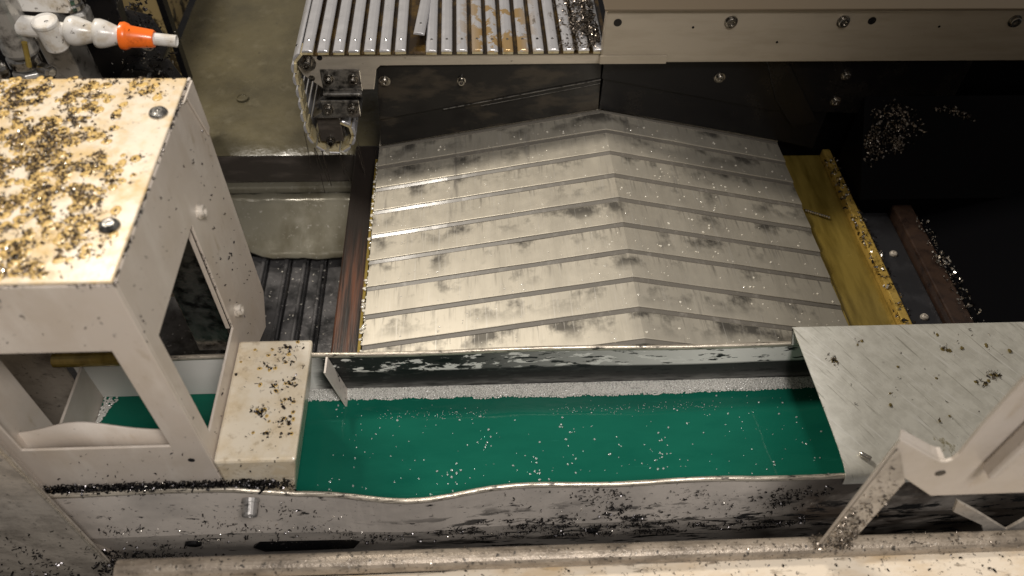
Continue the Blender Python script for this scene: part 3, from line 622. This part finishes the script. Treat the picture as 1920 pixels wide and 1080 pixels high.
chips('chips_on_apron', 'heap of wet shiny chips at the right end of the slatted apron', P + [(x, y, z + .006) for x, y, z in P[::2] if x > .165], (.0012, .0032), 'chip', flat=1)
link('chip_ramp', prism([(1.043, .134), (.930, .010), (.930, -.03), (1.043, -.03)], 'x', .648, 1.25), 'black_dull', s2)
def pile(x, y):
    return ramp(x + .012 * fn(y, x, 60, 9), .649, .690) * (.25 + max(0, fn(x, y, 40, 3)) * 1.5) * max(0, 1.3 - ((x - .69) / .055) ** 2 - ((y - 1.008) / .028) ** 2) + max(0, .5 - ((x - .665) / .03) ** 2 - ((y - .985) / .03) ** 2) + max(0, .6 - ((x - .80) / .055) ** 2 - ((y - 1.028 + .25 * max(0, x - .79)) / .006) ** 2)
P = scatter(1100, (.65, .95), (.935, 1.042), pile, lambda x, y: .010 + 1.097 * (y - .930))
chips('chips_in_corner', 'heap of chips in the dark corner right of the way cover', P, (.0012, .0032), 'chip', flat=.9)
chips('glints_in_corner', 'few chips lightened to glint in the dark corner heap', P[:160], (.001, .0024), 'chip_bright', lift=.002, flat=.9)  # brighter chip colour stands in for glints where no lamp reaches
P = scatter(420, (.70, .76), (.66, .90), lambda x, y: .3 + .7 * ramp(y, .72, .80) * (1 - ramp(y, .82, .88)), -.002)
P = [p for p in P if abs(p[0] - .742) < .012]
chips('chips_on_guideway', 'chips lining the brown guideway strip', P, (.0012, .003), 'chip_bright', flat=.9)
P = scatter(170, (.622, .646), (.66, 1.05), lambda x, y: 1, .002)
chips('chips_on_tray_edge', 'bright chips along the yellow tray edge', P, (.0014, .0034), 'chip_bright', flat=.8)
chips('dark_chips_on_tray_edge', 'dark chips along the yellow tray edge', scatter(90, (.622, .646), (.66, 1.05), lambda x, y: 1, .002), (.0014, .0034), 'chip_dark', flat=.8)
hx = []
for k in range(141):
    t = k / 140; a = t * 2 * math.pi * 11; hx.append(Vector((.558 + .037 * t, .925 - .019 * t, -.008)) + Vector((0, .0021 * math.cos(a), .0021 * math.sin(a))))
secs = [[p + Vector((-.0011, 0, 0)), p + Vector((.0011, 0, 0)), p + Vector((.0011, .0003, .0003)), p + Vector((-.0011, .0003, .0003))] for p in hx]
tag(link('spiral_chip', sweep(secs), 'chip_bright'), 'long bright spiral chip lying in the yellow tray', 'metal chip')

# ================================================================== UPPER LEFT: FITTINGS AND NOZZLE
bp = thing('tan_panel', 'tan oily panel with dark stains behind the orange nozzle', 'panel')
box('panel_sheet', (-.64, -.62, 1.23, 1.9, -.05, .30), 'tan', bp)
box('panel_face', (-.80, -.497, 1.20, 1.205, .06, .42), 'tan', bp)
box('panel_edge', (-.4968, -.487, 1.195, 1.215, .06, .42), 'black', bp)
tb = thing('tool_block', 'black oily tool block behind the coolant nozzle, wet with chips', 'tool block')
link('block_body', prism([(-.70, .18), (-.455, .18), (-.44, .23), (-.455, .275), (-.50, .29), (-.48, .40), (-.70, .42)], 'y', .98, 1.06), 'black', tb, bevel=.004)
link('block_step', prism([(-.52, .18), (-.42, .18), (-.405, .225), (-.415, .255), (-.47, .26)], 'y', .945, .978), 'black', tb, bevel=.003)
link('block_plate', prism([(-.52, .30), (-.452, .31), (-.436, .45), (-.52, .45)], 'y', .95, .977), 'black', tb, bevel=.003)
link('block_arm', prism([(-.535, .18), (-.50, .18), (-.505, .34), (-.54, .34)], 'y', .90, .95), 'pipe', tb, bevel=.003)
for x, z in ((-.435, .285), (-.445, .235)): bolt(tb, (x, .945 if z < .25 else .979, z), (0, -1, 0), .012, .012, 'chrome', 1.2)
P = [(random.gauss(-.425, .008), random.uniform(.935, .97), random.uniform(.23, .40)) for _ in range(160)]
chips('highlight_chips_on_tool_block', 'bright chips put in as wet highlights on the black tool block', [(p[0] + random.gauss(-.02, .02), p[1] - .01, p[2]) for p in P[::2]], (.001, .003), 'chip_bright', flat=1)  # shiny chips added to stand for wet highlights on the block
chips('chips_on_tool_block', 'wet chips hanging on the black tool block', P, (.0015, .004), 'chip_dark', flat=1)

ft = thing('pipe_fitting', 'grey steel pipe fitting with hex nut and clamp at the upper left', 'pipe fitting')
Yp = .85
link('pipe', lathe([(.0190, 0), (.0205, .004), (.0205, .085), (.0225, .088), (.0225, .094), (.0165, .095), (.0165, .055), (.0003, .054)], 28, aim((-.530, Yp, .350), (0, 0, 1))), 'pipe', ft, smooth=False)
link('collar', lathe([(.0150, 0), (.0185, .004), (.0185, .014), (.014, .018)], 28, aim((-.533, Yp, .330), (0, 0, 1))), 'chrome', ft)
link('hex_nut', lathe([(.017, 0), (.0205, .003), (.0205, .022), (.018, .026)], 6, aim((-.534, Yp, .302), (.1, 0, 1))), 'pipe', ft, bevel=.001)
link('clamp_bolt', lathe([(.008, 0), (.0085, .003), (.0085, .016), (.006, .019)], 6, aim((-.512, Yp - .01, .333), (1, -.6, 0))), 'chrome', ft, bevel=.001)
link('side_port', lathe([(.013, 0), (.015, .003), (.015, .013), (.012, .018)], 24, aim((-.556, Yp - .012, .336), (-.6, -1, .1))), 'chrome', ft)
link('brass_pin', tube((-.513, Yp - .016, .372), (-.521, Yp - .016, .340), .0032, 12), 'brass', ft)

f2 = thing('hydraulic_fitting', 'dark hex fitting with ribbed collar behind the white coolant hose', 'pipe fitting')
link('hex_nut', lathe([(.018, 0), (.0215, .003), (.0215, .020), (.019, .024)], 6, aim((-.487, .915, .345), (.05, 0, 1))), 'pipe', f2, bevel=.001)
link('collar', lathe([(.0165, 0), (.0175, .002), (.0175, .007), (.0160, .009), (.0175, .011), (.0175, .017), (.015, .02)], 24, aim((-.486, .915, .3695), (.05, 0, 1))), 'chrome', f2)
link('pipe', lathe([(.014, 0), (.014, .09), (.0003, .09)], 24, aim((-.485, .915, .389), (.05, 0, 1))), 'pipe', f2)
nz_ = thing('coolant_nozzle', 'white segmented coolant hose with valve and orange nozzle tip', 'coolant nozzle')
ax = Vector((.128, 0, -.016)).normalized(); p0 = Vector((-.490, Yp - .004, .3835))
def onax(d): return p0 + ax * d
T = aim(p0, ax)
vb = link('valve_body', lathe([(.010, -.03), (.012, -.026), (.012, .010), (.0085, .014), (.0085, .030)], 24, T), 'white_plastic', nz_, smooth=False, bevel=.0006)
link('valve_barrel', lathe([(.0125, 0), (.0138, .002), (.0138, .032), (.0146, .034), (.0146, .037), (.0135, .038), (.011, .0365), (.0003, .0365)], 28, aim(onax(.004) + Vector((.003, -.001, -.024)), (0, -.12, 1))), 'white_plastic', vb)
link('valve_handle', prism([(-.036, 0), (.026, 0), (.030, .004), (.027, .024), (.022, .027), (-.036, .024), (-.039, .018)], 'y', -.003, .003), 'white_plastic', vb, bevel=.0015).matrix_world = Matrix.Translation(onax(.002) + Vector((.0, .014, .012))) @ Matrix.Rotation(R(3), 4, 'Y') @ Matrix.Rotation(R(-20), 4, 'X')
link('hose_segment', lathe([(.0105, 0), (.0155, .003), (.0172, .008), (.0165, .014), (.0128, .025), (.0105, .031), (.0105, .036)], 28, aim(onax(.024), ax)), 'white_plastic', nz_, smooth=True)
link('hose_segment', lathe([(.0125, 0), (.0165, .0015), (.0168, .006), (.0155, .012), (.0118, .022), (.0100, .026), (.0115, .031), (.0118, .036)], 28, aim(onax(.056), ax)), 'white_plastic', nz_, smooth=True)
on = link('nozzle_tip', lathe([(.0125, 0), (.0155, .001), (.0162, .005), (.0148, .009), (.0128, .011), (.0105, .036), (.0095, .038), (.0070, .038)], 28, aim(onax(.084), ax)), 'orange', nz_, smooth=True)
on.modifiers.new('es', 'EDGE_SPLIT').split_angle = R(40)
link('nozzle_rib', boxm(-.0016, .0016, -.0136, -.010, .012, .036), 'orange', on, bevel=.0005).matrix_world = aim(onax(.084), ax) @ Matrix.Rotation(R(20), 4, 'Z')
link('nozzle_tube', lathe([(.0072, 0), (.0072, .026), (.0060, .0265), (.0060, .012), (.0003, .012)], 20, aim(onax(.121), ax)), 'white_plastic', nz_, smooth=False)

chips('chips_on_nozzle', 'few dark chips stuck on the white coolant hose', [tuple(onax(d) + Vector((0, -.006, .0125))) for d in (.01, .035, .052, .066, .072, .09, .1)], (.0008, .0018), 'chip_dark', flat=.8, lift=0)
